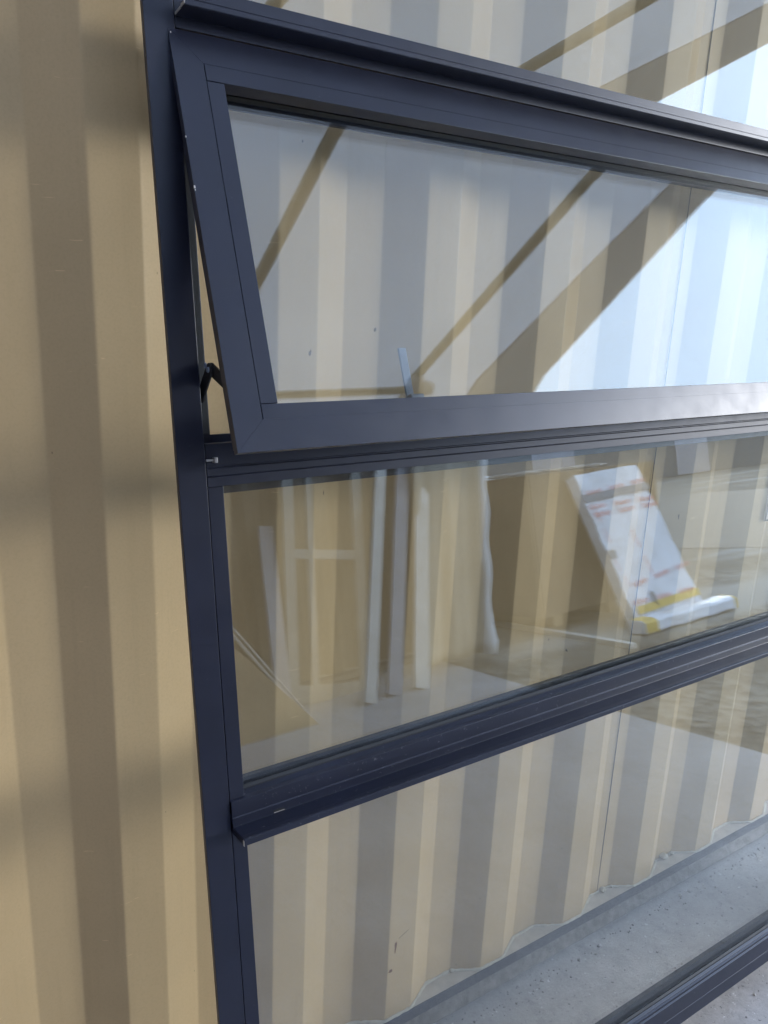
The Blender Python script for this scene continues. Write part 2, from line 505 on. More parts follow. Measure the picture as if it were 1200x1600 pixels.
oc.append((cx - wz + 0.026, Z1 - 0.014))
prism(bm, oc, 'y', 1.1583 - oy, 1.1600 - oy)
link('marking_letter', bm, 'decal_dark', plo)

for (x, z, w_, h_, mt_, r_) in ((0.876, 0.335, 0.006, 0.03, 'rust', 0), (0.876, 0.275, 0.006, 0.032, 'rust', 0), (0.866, 0.215, 0.010, 0.009, 'rust', 0),
                                (0.898, 0.300, 0.030, 0.0012, 'scuff_dark', 0.45)):
    patch(x, z, w_, h_, 1.167, mt_, 'rust_spot' if mt_ == 'rust' else 'scuff_mark', r_)

# blobs of dried mastic where the bead was smeared
for x, z, s_ in ((1.60, ZB + 0.006, 0.010), (1.86, ZB + 0.010, 0.013), (1.635, ZB + 0.003, 0.006), (1.90, ZB + 0.004, 0.007), (1.07, ZB + 0.004, 0.006)):
    bm = B()
    bmesh.ops.create_icosphere(bm, subdivisions=3, radius=s_)
    for v in bm.verts:
        v.co += Vector((random.uniform(-1, 1), random.uniform(-1, 1), random.uniform(-1, 1))) * s_ * 0.16
        v.co.z *= 0.6
        v.co += Vector((x - ox, 1.196 - oy, z))
    link('sealant_lump', bm, 'mastic', beige, smooth=True)

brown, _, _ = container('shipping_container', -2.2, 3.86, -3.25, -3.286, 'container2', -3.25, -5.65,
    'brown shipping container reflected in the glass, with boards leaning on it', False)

# ------------------------------------------------------------------ the leaning window
XC = 1.5
LEAN = math.asin(0.14576)
win = empty('window_unit', (XC, 0.781, H0 - 1.521), (-LEAN, 0, 0),
            label='dark grey aluminium window with top sash open, leaning against the beige container', cat='window')
XL, XR = 0.344, 2.72
TOP = 2.36
def wx(x): return x - XC
# outlines are (out, s): out towards the viewer, s up the frame
def rail(name, prof, x0, x1, mat='frame', bevel=0.0006, parent=None):
    bm = B()
    prism(bm, [(-o, s) for o, s in prof], 'x', wx(x0), wx(x1))
    return link(name, bm, mat, parent or win, bevel=bevel)
def post(name, prof, s0, s1, mat='frame', bevel=0.0006, parent=None):
    bm = B()
    prism(bm, [(wx(x), -o) for x, o in prof], 'z', s0, s1)
    return link(name, bm, mat, parent or win, bevel=bevel)

def rect(o0, o1, s0, s1): return [(o0, s0), (o1, s0), (o1, s1), (o0, s1)]
for side in (0, 1):
    def mxp(x): return x if side == 0 else XL + XR - x
    jb = post('jamb', [(mxp(x), o) for x, o in ((XL, 0), (0.3812, 0), (0.3812, -0.033), (0.4035, -0.034), (0.4035, -0.044), (0.366, -0.044), (0.366, -0.009), (XL, -0.009))], 0.0, TOP)
    for s0, s1 in ((0.0, 0.806), (0.8455, 1.2775), (1.866, TOP)):
        a, c = sorted((mxp(0.3824), mxp(0.4035)))
        post('glazing_bead', [(a, -0.0008), (c, -0.0008), (c, -0.0130), (a, -0.0130)], s0, s1, parent=jb)
    a, c = sorted((mxp(0.3835), mxp(0.4005)))
    post('weather_strip', [(a, -0.0325), (c, -0.0325), (c, -0.0290), (a, -0.0290)], 1.345, 1.83, 'gasket', parent=jb)

XI0, XI1 = 0.3824, XL + XR - 0.3824
XG0, XG1 = 0.4040, XL + XR - 0.4040
# bottom rail
br = rail('bottom_rail', [(0, 0.0), (0, 0.0290), (-0.0007, 0.0295), (0, 0.0300), (0, 0.0640), (-0.0030, 0.0660), (-0.0030, 0.0710), (-0.0060, 0.0725), (-0.0060, 0.0740),
                      (-0.0120, 0.0790), (-0.0120, 0.060), (-0.042, 0.060), (-0.042, 0.0)], XG0, XG1, 'sill')
rail('gasket', [(-0.0105, 0.0770), (-0.0105, 0.0805), (-0.0138, 0.0840), (-0.0138, 0.0770)], XG0, XG1, 'gasket', 0, br)
rail('rear_flange', rect(-0.034, -0.044, 0.0605, 0.084), XG0, XG1, 'frame', 0.0006, br)
# middle transom with its projecting sill lip
tr = rail('sill_transom', [(-0.0120, 0.8350), (-0.0120, 0.8515), (-0.0060, 0.8475), (-0.0035, 0.8460), (0.0030, 0.8440), (0.0030, 0.8215), (0.0045, 0.8205), (0.0045, 0.8080),
                       (0.0300, 0.8078), (0.0400, 0.8085), (0.0430, 0.8070), (0.0430, 0.7990), (0.0405, 0.7990), (0.0395, 0.8045), (0.0200, 0.8030), (0.0015, 0.8015),
                       (0.0015, 0.7985), (-0.0085, 0.7985), (-0.0085, 0.785), (-0.042, 0.785), (-0.042, 0.835)], XI0, XI1, 'sill', 0.0005)
rail('gasket', [(-0.0105, 0.8500), (-0.0105, 0.8525), (-0.0138, 0.8560), (-0.0138, 0.8480)], XG0, XG1, 'gasket', 0, tr)
rail('rear_flange', rect(-0.034, -0.044, 0.8355, 0.856), XG0, XG1, 'frame', 0.0006, tr)
rail('lip_end', rect(0.004, 0.0432, 0.7990, 0.8074), XI0 - 0.0009, XI0 - 0.0001, 'frame', 0, tr)
rail('raw_edge', rect(0.0395, 0.0434, 0.7990, 0.8068), XI0 - 0.0014, XI0 - 0.0010, 'raw', 0, tr)
bm = B(); box(bm, wx(0.4435), wx(0.4600), -0.0052, -0.0040, 0.8105, 0.8135)
link('drain_slot', bm, 'gasket', tr)
bm = B(); box(bm, wx(0.4440), wx(0.4600), -0.0058, -0.0053, 0.8096, 0.8104)
link('slot_edge', bm, 'raw', tr)
bm = B(); box(bm, wx(1.95), wx(1.9665), -0.0052, -0.0040, 0.8105, 0.8135)
link('drain_slot', bm, 'gasket', tr)
# transom below the open sash
t1 = rail('sash_transom', [(0, 1.2780), (0, 1.2905), (-0.0012, 1.2910), (-0.0012, 1.2918), (0, 1.2922), (0, 1.3015), (-0.0020, 1.3022), (-0.0020, 1.3040), (-0.0004, 1.3048), (-0.0004, 1.3335),
                         (-0.0040, 1.3345), (-0.0180, 1.3300), (-0.0180, 1.3330), (-0.0340, 1.3330), (-0.0340, 1.3440), (-0.0440, 1.3440), (-0.0440, 1.264), (-0.034, 1.264),
                         (-0.034, 1.290), (-0.0120, 1.290), (-0.0120, 1.2780)], XI0, XI1, 'frame', 0.0005)
# head transom over the sash with projecting nose
t2 = rail('head_transom', [(-0.0450, 1.8310), (-0.0115, 1.8310), (-0.0115, 1.8306), (-0.0005, 1.8306), (0, 1.8312), (0, 1.8434), (0.0330, 1.8424), (0.0345, 1.8434), (0.0345, 1.8490), (0.0338, 1.8495), (0.0345, 1.8500), (0.0345, 1.8640), (0.0315, 1.8643),
                         (0.0315, 1.8470), (0, 1.8475), (0, 1.8700), (-0.0120, 1.8730), (-0.0120, 1.8600), (-0.0340, 1.8600), (-0.0340, 1.8760), (-0.0450, 1.8760)], XI0, XI1, 'frame', 0.0005)
rail('raw_edge', rect(0.002, 0.0200, 1.8432, 1.8464), XI0 - 0.0008, XI0 - 0.0001, 'raw', 0, t2)
rail('raw_edge', rect(0.0220, 0.0345, 1.8440, 1.8475), XI0 - 0.0008, XI0 - 0.0001, 'raw', 0, t2)
th = rail('top_rail', [(0, TOP - 0.060), (0, TOP - 0.0), (-0.044, TOP - 0.0), (-0.044, TOP - 0.08), (-0.034, TOP - 0.08), (-0.034, TOP - 0.05), (-0.012, TOP - 0.05), (-0.012, TOP - 0.060)], XG0, XG1)

def pane(name, x0, x1, s0, s1, outs, parent):
    bm = B()
    for o in outs:
        box(bm, wx(x0), wx(x1), -o, -o + 0.004, s0, s1)
    return link(name, bm, 'glass', parent)
pane('glass_pane', 0.386, XL + XR - 0.386, 0.062, 0.798, (-0.0145, -0.0290), win)
pane('glass_pane', 0.386, XL + XR - 0.386, 0.838, 1.288, (-0.0145, -0.0290), win)
pane('glass_pane', 0.386, XL + XR - 0.386, 1.8620, TOP - 0.052, (-0.0145, -0.0290), win)

# loose screw stub by the jamb
sc_ = rail('screw', rect(0.004, 0.007, 1.3118, 1.3145), 0.3800, 0.3900, 'silver', 0.0005, t1)
rail('screw_head', rect(0.0002, 0.009, 1.3095, 1.3165), 0.3901, 0.3945, 'silver', 0.0005, sc_)

# ---- open awning sash
ANG = R(14.1)
def sash_rail(bm, prof, x0, x1): prism(bm, [(-o, -u) for o, u in prof], 'x', x0, x1)
SL, SR = 0.3724, XL + XR - 0.3724
SW, SH = 0.0381, 0.5165
bm = B()
g_ = 0.0
def face_piece(kind):
    F = [(0, 0.0), (-0.010, 0.0), (-0.010, 0.010), (-0.036, 0.010), (-0.036, 0.050), (-0.0305, 0.050), (-0.0305, SW), (0, SW)]   # (out, distance in from the outer edge)
    if kind == 'top':
        prism(bm, [(-o, -d) for o, d in F], 'x', lambda p: wx(SL) + max(-p[1], 0) + g_, lambda p: wx(SR) - max(-p[1], 0) - g_)
    if kind == 'bottom':
        prism(bm, [(-o, -SH + d) for o, d in F], 'x', lambda p: wx(SL) + (p[1] + SH) + g_, lambda p: wx(SR) - (p[1] + SH) - g_)
    if kind == 'left':
        prism(bm, [(wx(SL) + d, -o) for o, d in F], 'z', lambda p: -SH + (p[0] - wx(SL)) + g_, lambda p: -(p[0] - wx(SL)) - g_)
    if kind == 'right':
        prism(bm, [(wx(SR) - d, -o) for o, d in F], 'z', lambda p: -SH + (wx(SR) - p[0]) + g_, lambda p: -(wx(SR) - p[0]) - g_)
for k in ('top', 'bottom', 'left', 'right'): face_piece(k)
sash = link('opening_sash', bm, 'frame', win, bevel=0.0002, seg=1)
sash.location = (0, 0, 1.8289)
sash.rotation_euler = (-ANG, 0, 0)
XB0, XB1 = 0.4116, XL + XR - 0.4116
XS0, XS1 = 0.4340, XL + XR - 0.4340
def srail(name, o0, o1, u0, u1, x0, x1, mat='frame', bevel=0.0005):
    bm = B(); box(bm, wx(x0), wx(x1), -o1, -o0, -u1, -u0)
    return link(name, bm, mat, sash, bevel=bevel)
srail('glazing_bead', -0.0205, -0.0004, 0.0372, 0.0588, XB0, XB1)
srail('glazing_bead', -0.0205, -0.0004, 0.4600, 0.4793, XB0, XB1)
srail('glazing_bead', -0.0205, -0.0008, 0.0594, 0.4594, XB0, XS0)
srail('glazing_bead', -0.0205, -0.0008, 0.0594, 0.4594, XS1, XB1)
bm = B()
for o in (-0.0260, -0.0300 - 0.010 + 0.0060):
    pass
for a, c in ((-0.0250, -0.0210), (-0.0395, -0.0355)):
    box(bm, wx(0.424), wx(XL + XR - 0.424), -c, -a, -0.4700, -0.0480)
link('glass_pane', bm, 'glass', sash)
# inner lip of the sash behind the glass, seen as the pale band under the top bead
bm = B()
F = ((0.0400, 0.0440, 0.050, 0.0665),)
box(bm, wx(XS0), wx(XS1), 0.0400, 0.0440, -0.0640, -0.0300)
box(bm, wx(XS0), wx(XS1), 0.0400, 0.0440, -0.4680, -0.4520)
link('inner_lip', bm, 'frame', sash)
bm = B()
for u0, u1, x0, x1 in ((0.044, 0.0575, 0.428, XL + XR - 0.428), (0.4615, 0.469, 0.428, XL + XR - 0.428), (0.0576, 0.4614, 0.428, 0.4345), (0.0576, 0.4614, XL + XR - 0.4345, XL + XR - 0.428)):
    box(bm, wx(x0), wx(x1), 0.0252, 0.0353, -u1, -u0)
link('glass_spacer', bm, 'black', sash)
# cam handle on the room side
bm = B()
prism(bm, [(wx(0.6660), 0.060), (wx(0.6790), 0.060), (wx(0.6790), 0.064), (wx(0.6660), 0.064)], 'z', -0.468, -0.3730)
hd = link('handle', bm, 'handle', sash, bevel=0.0012)
bm = B()
box(bm, wx(0.6620), wx(0.6850), 0.0441, 0.0600, -0.485, -0.444)
link('handle_base', bm, 'handle', hd, bevel=0.002)
# flecks where the coating is knocked off the sash edge
for (u, dx, w_, h_) in ((0.135, -0.0005, 0.0012, 0.0020), (0.196, -0.0002, 0.0018, 0.0034), (0.2005, 0.0004, 0.0010, 0.0016), (0.005, 0.002, 0.0010, 0.0020)):
    bm = B(); box(bm, wx(SL) + dx, wx(SL) + dx + w_, -0.0004, 0.0010, -u - h_, -u)
    link('paint_chip', bm, 'raw', sash)

# friction stay: two arms with a riveted joint, seen in the gap
def P(x, out, s): return Vector((wx(x), -out, s))
stay = None
def bar(bm, a, b_, w_, t_):
    d = (b_ - a).normalized(); sx = Vector((1, 0, 0)); n_ = d.cross(sx).normalized()
    vs_ = []
    for p in (a, b_):
        for i in (-1, 1):
            for j in (-1, 1):
                vs_.append(bm.verts.new(p + sx * t_ / 2 * i + n_ * w_ / 2 * j))
    for f in ((0, 1, 3, 2), (4, 6, 7, 5), (0, 4, 5, 1), (2, 3, 7, 6), (0, 2, 6, 4), (1, 5, 7, 3)):
        bm.faces.new([vs_[i] for i in f])
J = P(0.392, 0.0130, 1.4270)
bm = B(); bar(bm, P(0.3885, -0.022, 1.392), J + Vector((-0.002, 0, 0)), 0.018, 0.0025)
bmesh.ops.create_cone(bm, cap_ends=True, segments=20, radius1=0.0088, radius2=0.0088, depth=0.0025, matrix=Matrix.Translation(J + Vector((-0.002, 0, 0))) @ Matrix.Rotation(R(90), 4, 'Y'))
stay = link('friction_stay', bm, 'black', win, bevel=0.0004)
bm = B(); bar(bm, J + Vector((0.0014, 0, 0)), P(0.398, 0.0800, 1.3940), 0.017, 0.0025)
bmesh.ops.create_cone(bm, cap_ends=True, segments=20, radius1=0.0090, radius2=0.0090, depth=0.0025, matrix=Matrix.Translation(J + Vector((0.0014, 0, 0))) @ Matrix.Rotation(R(90), 4, 'Y'))
link('stay_arm', bm, 'black', stay, bevel=0.0004)
bm = B()
for k, (dy, dz) in enumerate(((0, 0), (0.0075, 0.006))):
    bmesh.ops.create_cone(bm, cap_ends=True, segments=16, radius1=0.0040, radius2=0.003, depth=0.002, matrix=Matrix.Translation(J + Vector((-0.0045, dy, dz))) @ Matrix.Rotation(R(-90), 4, 'Y'))
link('rivet', bm, 'handle', stay, bevel=0.0003)

# timber packers that carry the window
for i, x in enumerate((0.62, 2.35)):
    bm = B(); box(bm, -0.05, 0.05, -0.06, 0.16, 0.0, 0.1385)
    pk = link('timber_packer', bm, 'timber', bevel=0.002)
    pk.location = (x, 0.81, 0)
    tag(pk, ('timber block under the foot of the window, below its left jamb', 'timber block under the foot of the window, below its right end')[i], 'timber block', 'timber blocks under the window')

# ------------------------------------------------------------------ fabric canopy between the containers
can = empty('canopy_shelter', (-1.8, -1.07, 2.60), label='pale fabric canopy on metal tube ribs, roofing the space between the containers', cat='canopy')
cx0, cy0, cz0 = can.location
def arch(y):
    a = abs(y + 1.07)
    if a < 1.55: return H0 + 1.40 - 0.097 * a
    t_ = (a - 1.55) / 0.72
    return H0 + 1.25 - 0.07 * t_ - 0.22 * t_ * t_
def edge_x(y): return min(3.45, 3.22 - 0.155 * y)
def sheet(x0f, x1f, nx, ny, dz, amp):
    bm = B(); g = []
    for j in range(ny + 1):
        y = 1.20 - 4.54 * j / ny
        row = []
        for i in range(nx + 1):
            t_ = i / nx
            x = x0f + (x1f(y) - x0f) * t_
            sag = -0.018 * math.sin(math.pi * (((x - 0.2) / 1.1) % 1.0)) ** 2
            wv = amp * (math.sin(x * 9 + y * 2) * 0.5 + math.sin(x * 4.3 - y * 4) * 0.5 + 0.25 * math.sin(x * 23 + y * 7 + math.sin(y * 4)))
            row.append(bm.verts.new((x - cx0, y - cy0, arch(y) + dz + 0.03 + sag + wv - cz0)))
        g.append(row)
    for a, b_ in zip(g, g[1:]):
        for i in range(nx):
            bm.faces.new((a[i], a[i + 1], b_[i + 1], b_[i]))
    return bm
fab = link('fabric', sheet(-2.2, edge_x, 90, 60, 0.0, 0.0022), 'fabric', can, smooth=True)
fab.modifiers.new('thickness', 'SOLIDIFY').thickness = 0.001
hem = link('hem', sheet(2.86, lambda y: edge_x(y) - 0.004, 18, 60, -0.02, 0.003), 'hem', can, smooth=True)
hem.modifiers.new('thickness', 'SOLIDIFY').thickness = 0.001
for x in (-2.1, -1.0, 0.16, 1.32, 2.44):
    bm = B()
    tube(bm, [(x - cx0, y - cy0, arch(y) - 0.004 - cz0) for y in [1.2 - 4.54 * k / 40 for k in range(41)]], 0.023, 12)
    link('rib', bm, 'steel', can, smooth=True)
bm = B(); tube(bm, [(-2.2 - cx0, -1.09 - cy0, arch(-1.09) - 0.045 - cz0), (2.47 - cx0, -1.09 - cy0, arch(-1.09) - 0.045 - cz0)], 0.019, 12)
link('ridge_tube', bm, 'steel', can, smooth=True)
bm = B()
for d, r_ in (((0.10, 0.0, -0.01), 0.035), ((-0.03, 0.09, -0.01), 0.03), ((-0.02, -0.10, -0.02), 0.03), ((0.06, -0.12, -0.09), 0.02)):
    tube(bm, [(2.45 - cx0, -1.09 - cy0, arch(-1.09) - 0.03 - cz0), (2.45 + d[0] - cx0, -1.09 + d[1] - cy0, arch(-1.09) - 0.03 + d[2] - cz0)], [0.048, r_], 10)
link('rib_joint', bm, 'hem', can, smooth=True)
bm = B()                                                     # added out-of-view brown wall, cuts the light coming from the left
v = [bm.verts.new((-2.2 - cx0, y - cy0, z - cz0)) for y, z in [(1.2 - 4.54 * k / 16, arch(1.2 - 4.54 * k / 16) + 0.02) for k in range(17)] + [(-3.34, 0.0), (1.2, 0.0)]]
bm.faces.new(v)
e = link('added_shade_wall', bm, 'ply', can)
e.modifiers.new('thickness', 'SOLIDIFY').thickness = 0.002

# ------------------------------------------------------------------ things reflected in the panes
def lean_board(name, label, cat, base, top, w, t, mat, group=None, prof=None, extra=None):
    base, top = Vector(base), Vector(top)
    L = (top - base).length
    zax = (top - base).normalized()
    xax = Vector((1, 0, 0)); xax = (xax - zax * xax.dot(zax)).normalized()
    yax = zax.cross(xax)
    bm = B()
    box(bm, -w / 2, w / 2, 0, t, 0, L)
    if prof:
        for x0, x1 in prof: box(bm, x0, x1, -0.006, -0.0005, 0.01, L - 0.01)
    o = link(name, bm, mat, bevel=0.002)
    mm = Matrix((xax, yax, zax)).transposed().to_4x4(); mm.translation = base
    o.matrix_world = mm
    return tag(o, label, cat, group)

def zc(z): return z + H0
# planks: (base x, base y) -> (top x at y=-3.2)
lean_board('white_plank', 'narrow white plank leaning left of the lilac-grey plank, reflected in the middle pane', 'plank', (2.655, -2.55, 0.0), (3.43, -3.17, 1.95), 0.085, 0.03, 'white_board', prof=[(-0.038, -0.02), (0.02, 0.038)], group='boards leaning on the brown container')
lean_board('grey_plank', 'broad lilac-grey plank between two white planks, reflected in the middle pane', 'plank', (2.865, -2.58, 0.0), (3.64, -3.18, 1.95), 0.105, 0.03, 'lilac_board', group='boards leaning on the brown container')
lean_board('white_plank', 'broad white plank right of the lilac-grey plank, reflected in the middle pane', 'plank', (3.075, -2.56, 0.0), (3.80, -3.17, 1.95), 0.115, 0.03, 'white_board', prof=[(-0.05, -0.03)], group='boards leaning on the brown container')
lean_board('grey_board', 'short lilac-grey board leaning beside the white frame, reflected at left of the middle pane', 'board', (2.16, -2.80, 0.0), (2.36, -3.19, 1.22), 0.11, 0.03, 'lilac_board', group='boards leaning on the brown container')
lean_board('white_batten', 'thin white batten leaning at far left of the middle pane', 'batten', (1.70, -2.75, 0.0), (2.02, -3.19, 2.0), 0.03, 0.03, 'white_board', group='boards leaning on the brown container')
lean_board('white_batten', 'wide white batten leaning at the very left edge of the middle pane', 'batten', (1.52, -2.70, 0.0), (1.84, -3.19, 2.0), 0.09, 0.03, 'white_board', group='boards leaning on the brown container')

# white window frame with a crossbar
fr = empty('white_door_frame', (2.45, -2.92, 0.0), (R(7), R(9), 0), label='white door frame with a crossbar leaning behind the planks, reflected in the middle pane', cat='door frame')
for x0, x1 in ((-0.20, -0.12), (-0.02, 0.03), (0.36, 0.44)):
    bm = B(); box(bm, x0, x1, -0.02, 0.02, 0.0, 2.0); link('stile', bm, 'dull_frame', fr, bevel=0.003)
for z0, z1 in ((0.0, 0.12), (0.98, 1.05), (1.93, 2.0)):
    bm = B(); box(bm, -0.1195, 0.3595, -0.017, 0.017, z0 + 0.001, z1 - 0.001); link('crossbar', bm, 'dull_frame', fr, bevel=0.003)

# sheet of board on the slanted rack at far left
bm = B()
prism(bm, [(0, 0.0), (0.80, 0.0), (0.0, 1.05)], 'y', -0.012, 0.012)
o = link('leaning_sheet', bm, 'timber', bevel=0.002); o.location = (1.42, -2.45, 0.0); o.rotation_euler = (R(14), 0, 0)
tag(o, 'brown triangular offcut sheet standing at lower left of the middle pane reflection', 'sheet')
bm = B()
tube(bm, [(0, 0, 0), (-0.78, -0.12, 1.20)], 0.010, 8)
tube(bm, [(0.03, 0.02, 0), (-0.75, -0.10, 1.20)], 0.006, 8)
o = link('thin_rod', bm, 'white_board'); o.location = (2.20, -2.55, 0.01)
tag(o, 'thin pale double rod slanting down across lower left of the middle pane', 'rod')

# cream sheet with a rolled white edge standing beside the tank
bm = B(); g = []
for j in range(25):
    z = 0.05 + 1.95 * j / 24
    row = []
    for i in range(25):
        t_ = i / 24
        x = 3.90 + 0.137 * z - 0.62 * (1 - t_)
        y = -2.86 + 0.02 * math.sin(t_ * 12 + z * 1.5) + 0.012 * math.sin(t_ * 27) - 0.10 * z / 2
        row.append(bm.verts.new((x - 4.0, y + 2.9, z)))
    g.append(row)
for a, b_ in zip(g, g[1:]):
    for i in range(24): bm.faces.new((a[i], a[i + 1], b_[i + 1], b_[i]))
o = link('wrapped_sheet', bm, 'cream_sheet', smooth=True); o.location = (4.0, -2.9, 0)
o.modifiers.new('thickness', 'SOLIDIFY').thickness = 0.03
tag(o, 'wide cream sheet with rolled white edge, standing left of the caged tank in the reflection', 'sheet')
bm = B()
tube(bm, [(3.94 + 0.137 * (0.03 + 1.98 * k / 20) - 4.0 + 0.008 * math.sin(k * 1.3), 0.06 - 0.10 * k / 20, 0.03 + 1.98 * k / 20) for k in range(21)],
     [0.030 + 0.014 * math.sin(k * 0.7) ** 2 + (0.03 if k < 2 else 0) for k in range(21)], 12)
link('rolled_edge', bm, 'drape', o, smooth=True)

# caged liquid tank on a pallet
tk = empty('caged_tank', (4.86, -4.55, 0), label='white plastic tank in a grey wire cage on a pallet, reflected in the middle pane', cat='liquid tank')
bm = B(); box(bm, -0.44, 0.44, -0.47, 0.47, 0.52, 1.40)
link('tank', bm, 'plastic', tk, bevel=0.06, seg=4)
bm = B()
for k in range(6):
    z = 0.52 + 0.172 * k
    for a, c in (((-0.5, -0.5), (0.5, -0.5)), ((0.5, -0.5), (0.5, 0.5)), ((0.5, 0.5), (-0.5, 0.5)), ((-0.5, 0.5), (-0.5, -0.5))):
        tube(bm, [(a[0], a[1], z), (c[0], c[1], z)], 0.009, 6)
for k in range(5):
    q = -0.5 + 0.25 * k
    for x, y in ((q, -0.5), (q, 0.5), (-0.5, q), (0.5, q)):
        tube(bm, [(x, y, 0.48), (x, y, 1.39)], 0.009, 6)
link('cage', bm, 'cage', tk)
pal = None
bm = B()
for q in (-0.42, 0, 0.42): box(bm, -0.5, 0.5, q - 0.06, q + 0.06, 0.0, 0.13)
for k in range(7): box(bm, -0.5 + k * 0.15, -0.5 + k * 0.15 + 0.1, -0.52, 0.52, 0.131, 0.155)
link('pallet', bm, 'white_board', tk, bevel=0.002)
bm = B()
for q in (-0.42, 0, 0.42): box(bm, -0.5, 0.5, q - 0.06, q + 0.06, 0.200, 0.33)
for k in range(7): box(bm, -0.5 + k * 0.15, -0.5 + k * 0.15 + 0.1, -0.52, 0.52, 0.331, 0.355)
for k in range(4): box(bm, -0.5 + k * 0.3, -0.5 + k * 0.3 + 0.1, -0.52, 0.52, 0.157, 0.199)
link('pallet', bm, 'white_board', tk, bevel=0.002)
bm = B(); box(bm, -0.4, 0.4, -0.4, 0.4, 0.357, 0.515); link('tray', bm, 'cage', tk)

# plywood crate the parcel leans on, with clear film heaped on top
cr_ = empty('plywood_crate', (5.75, -3.85, 0), label='large brown plywood crate behind the white wrapped parcel', cat='crate')
bm = B(); box(bm, -0.85, 0.85, -0.60, 0.60, 0.10, 1.36); link('crate_body', bm, 'ply', cr_, bevel=0.004)
for x in (-0.83, -0.02, 0.75):
    bm = B(); box(bm, x, x + 0.09, 0.601, 0.622, 0.10, 1.36); link('batten', bm, 'ply', cr_, bevel=0.002)
bm = B()
for q in (-0.7, 0, 0.6): box(bm, q, q + 0.1, -0.6, 0.6, 0.0, 0.0985)
link('skid', bm, 'timber', cr_)
for i, (x, y, w_, rz) in enumerate(((5.25, -3.55, 0.75, 0.15), (5.95, -3.6, 0.7, -0.2))):
    bm = B()
    for q in range(7):
        pts_ = []
        y0 = -0.14 + 0.045 * q + random.uniform(-0.01, 0.01); ph = random.uniform(0, 6)
        for k in range(19):
            t_ = k / 18
            pts_.append(((t_ - 0.5) * w_ * random.uniform(0.97, 1.03), y0 + 0.03 * math.sin(t_ * 7 + ph), 0.014 + 0.010 * abs(math.sin(t_ * 11 + ph))))
        tube(bm, pts_, [0.010 + 0.012 * abs(math.sin(k * 0.9 + ph)) * (0.4 + 0.6 * math.sin(math.pi * k / 18)) for k in range(19)], 7)
    o = link('plastic_film', bm, 'film', smooth=True); o.location = (x, y, 1.361); o.rotation_euler = (0, 0, rz)
    tag(o, ('crumpled clear film heaped on the left end of the plywood crate', 'crumpled clear film heaped on the crate just behind the white parcel')[i], 'plastic film', 'film heaped on the crate')

# white parcel leaning on the crate, red printed tape
pb, pt = Vector((5.86, -2.62, 0.02)), Vector((5.80, -3.14, 1.36))
L = (pt - pb).length
zax = (pt - pb).normalized(); xax = Vector((1, 0, 0)); xax = (xax - zax * xax.dot(zax)).normalized(); yax = zax.cross(xax)
mm = Matrix((xax, yax, zax)).transposed().to_4x4(); mm.translation = pb
par = bpy.data.objects.new('wrapped_parcel', None); col.objects.link(par); par.matrix_world = mm
tag(par, 'tall white film-wrapped parcel with red printed tape, leaning on the crate', 'parcel')
# front of the parcel faces +y of the world = -yax or +yax
fs = 1 if yax.y > 0 else -1
bm = B()
nx_, nz_ = 14, 20
def pw(t): return 0.45 - 0.02 * t
front, backv = [], []
for j in range(nz_ + 1):
    z = L * j / nz_
    fr_, bk_ = [], []
    for i in range(nx_ + 1):
        x = (i / nx_ * 2 - 1) * pw(j / nz_)
        e_ = 0.006 * math.sin(x * 19 + z * 7) + 0.005 * math.sin(z * 23 - x * 9) + random.uniform(-0.002, 0.002)
        fr_.append(bm.verts.new((x + (0.008 * math.sin(z * 15) if i in (0, nx_) else 0), fs * (0.0 + e_), z)))
        bk_.append(bm.verts.new((x, -fs * 0.11, z)))
    front.append(fr_); backv.append(bk_)
for G_ in (front, backv):
    for a, b_ in zip(G_, G_[1:]):
        for i in range(nx_): bm.faces.new((a[i], a[i + 1], b_[i + 1], b_[i]))
for j in range(nz_):
    for i in (0, nx_): bm.faces.new((front[j][i], front[j + 1][i], backv[j + 1][i], backv[j][i]))
for j in (0, nz_):
    for i in range(nx_): bm.faces.new((front[j][i], front[j][i + 1], backv[j][i + 1], backv[j][i]))
link('parcel_body', bm, 'wrap', par, smooth=False)
def strip(name, x0, x1, z0, z1, mat, parent, y=0.016):
    bm = B(); a, c = sorted((fs * y, fs * (y + 0.002)))
    box(bm, x0, x1, a, c, z0, z1)
    return link(name, bm, mat, parent)
strip('grey_band', -0.45, 0.44, L - 0.27, L - 0.20, 'tape_grey', par)
strip('grey_band', -0.45, -0.36, 0.62, 0.70, 'tape_grey', par)
strip('yellow_tape', -0.40, 0.45, 0.10, 0.17, 'tape', par)
strip('tape_tail', -0.16, -0.12, 0.125, 0.26, 'tape_grey', par)
# the printed words run along the tape; too small and smeared to read in the photo
fc = bpy.data.curves.new('tape_words', 'FONT')
fc.body = 'FRAGILE'
fc.size = 0.056
fc.extrude = 0.0006
fc.align_x = 'CENTER'
fc.materials.append(M['print'])
dg = None
tmp = bpy.data.objects.new('tape_words', fc); col.objects.link(tmp)
bpy.context.view_layer.update()
me_txt = bpy.data.meshes.new_from_object(tmp.evaluated_get(bpy.context.evaluated_depsgraph_get()))
bpy.data.objects.remove(tmp)
def words(x, z, rot, sc=1.0):
    o = bpy.data.objects.new('printed_words', me_txt); col.objects.link(o); o.parent = par
    # text lies in its own XY plane: stand it up, facing the front of the parcel
    face = Matrix.Rotation(R(90), 4, 'X') if fs < 0 else Matrix.Rotation(R(180), 4, 'Z') @ Matrix.Rotation(R(90), 4, 'X')
    o.matrix_local = Matrix.Translation((x, fs * 0.0185, z)) @ Matrix.Rotation(rot, 4, 'Y') @ face @ Matrix.Scale(sc, 4)
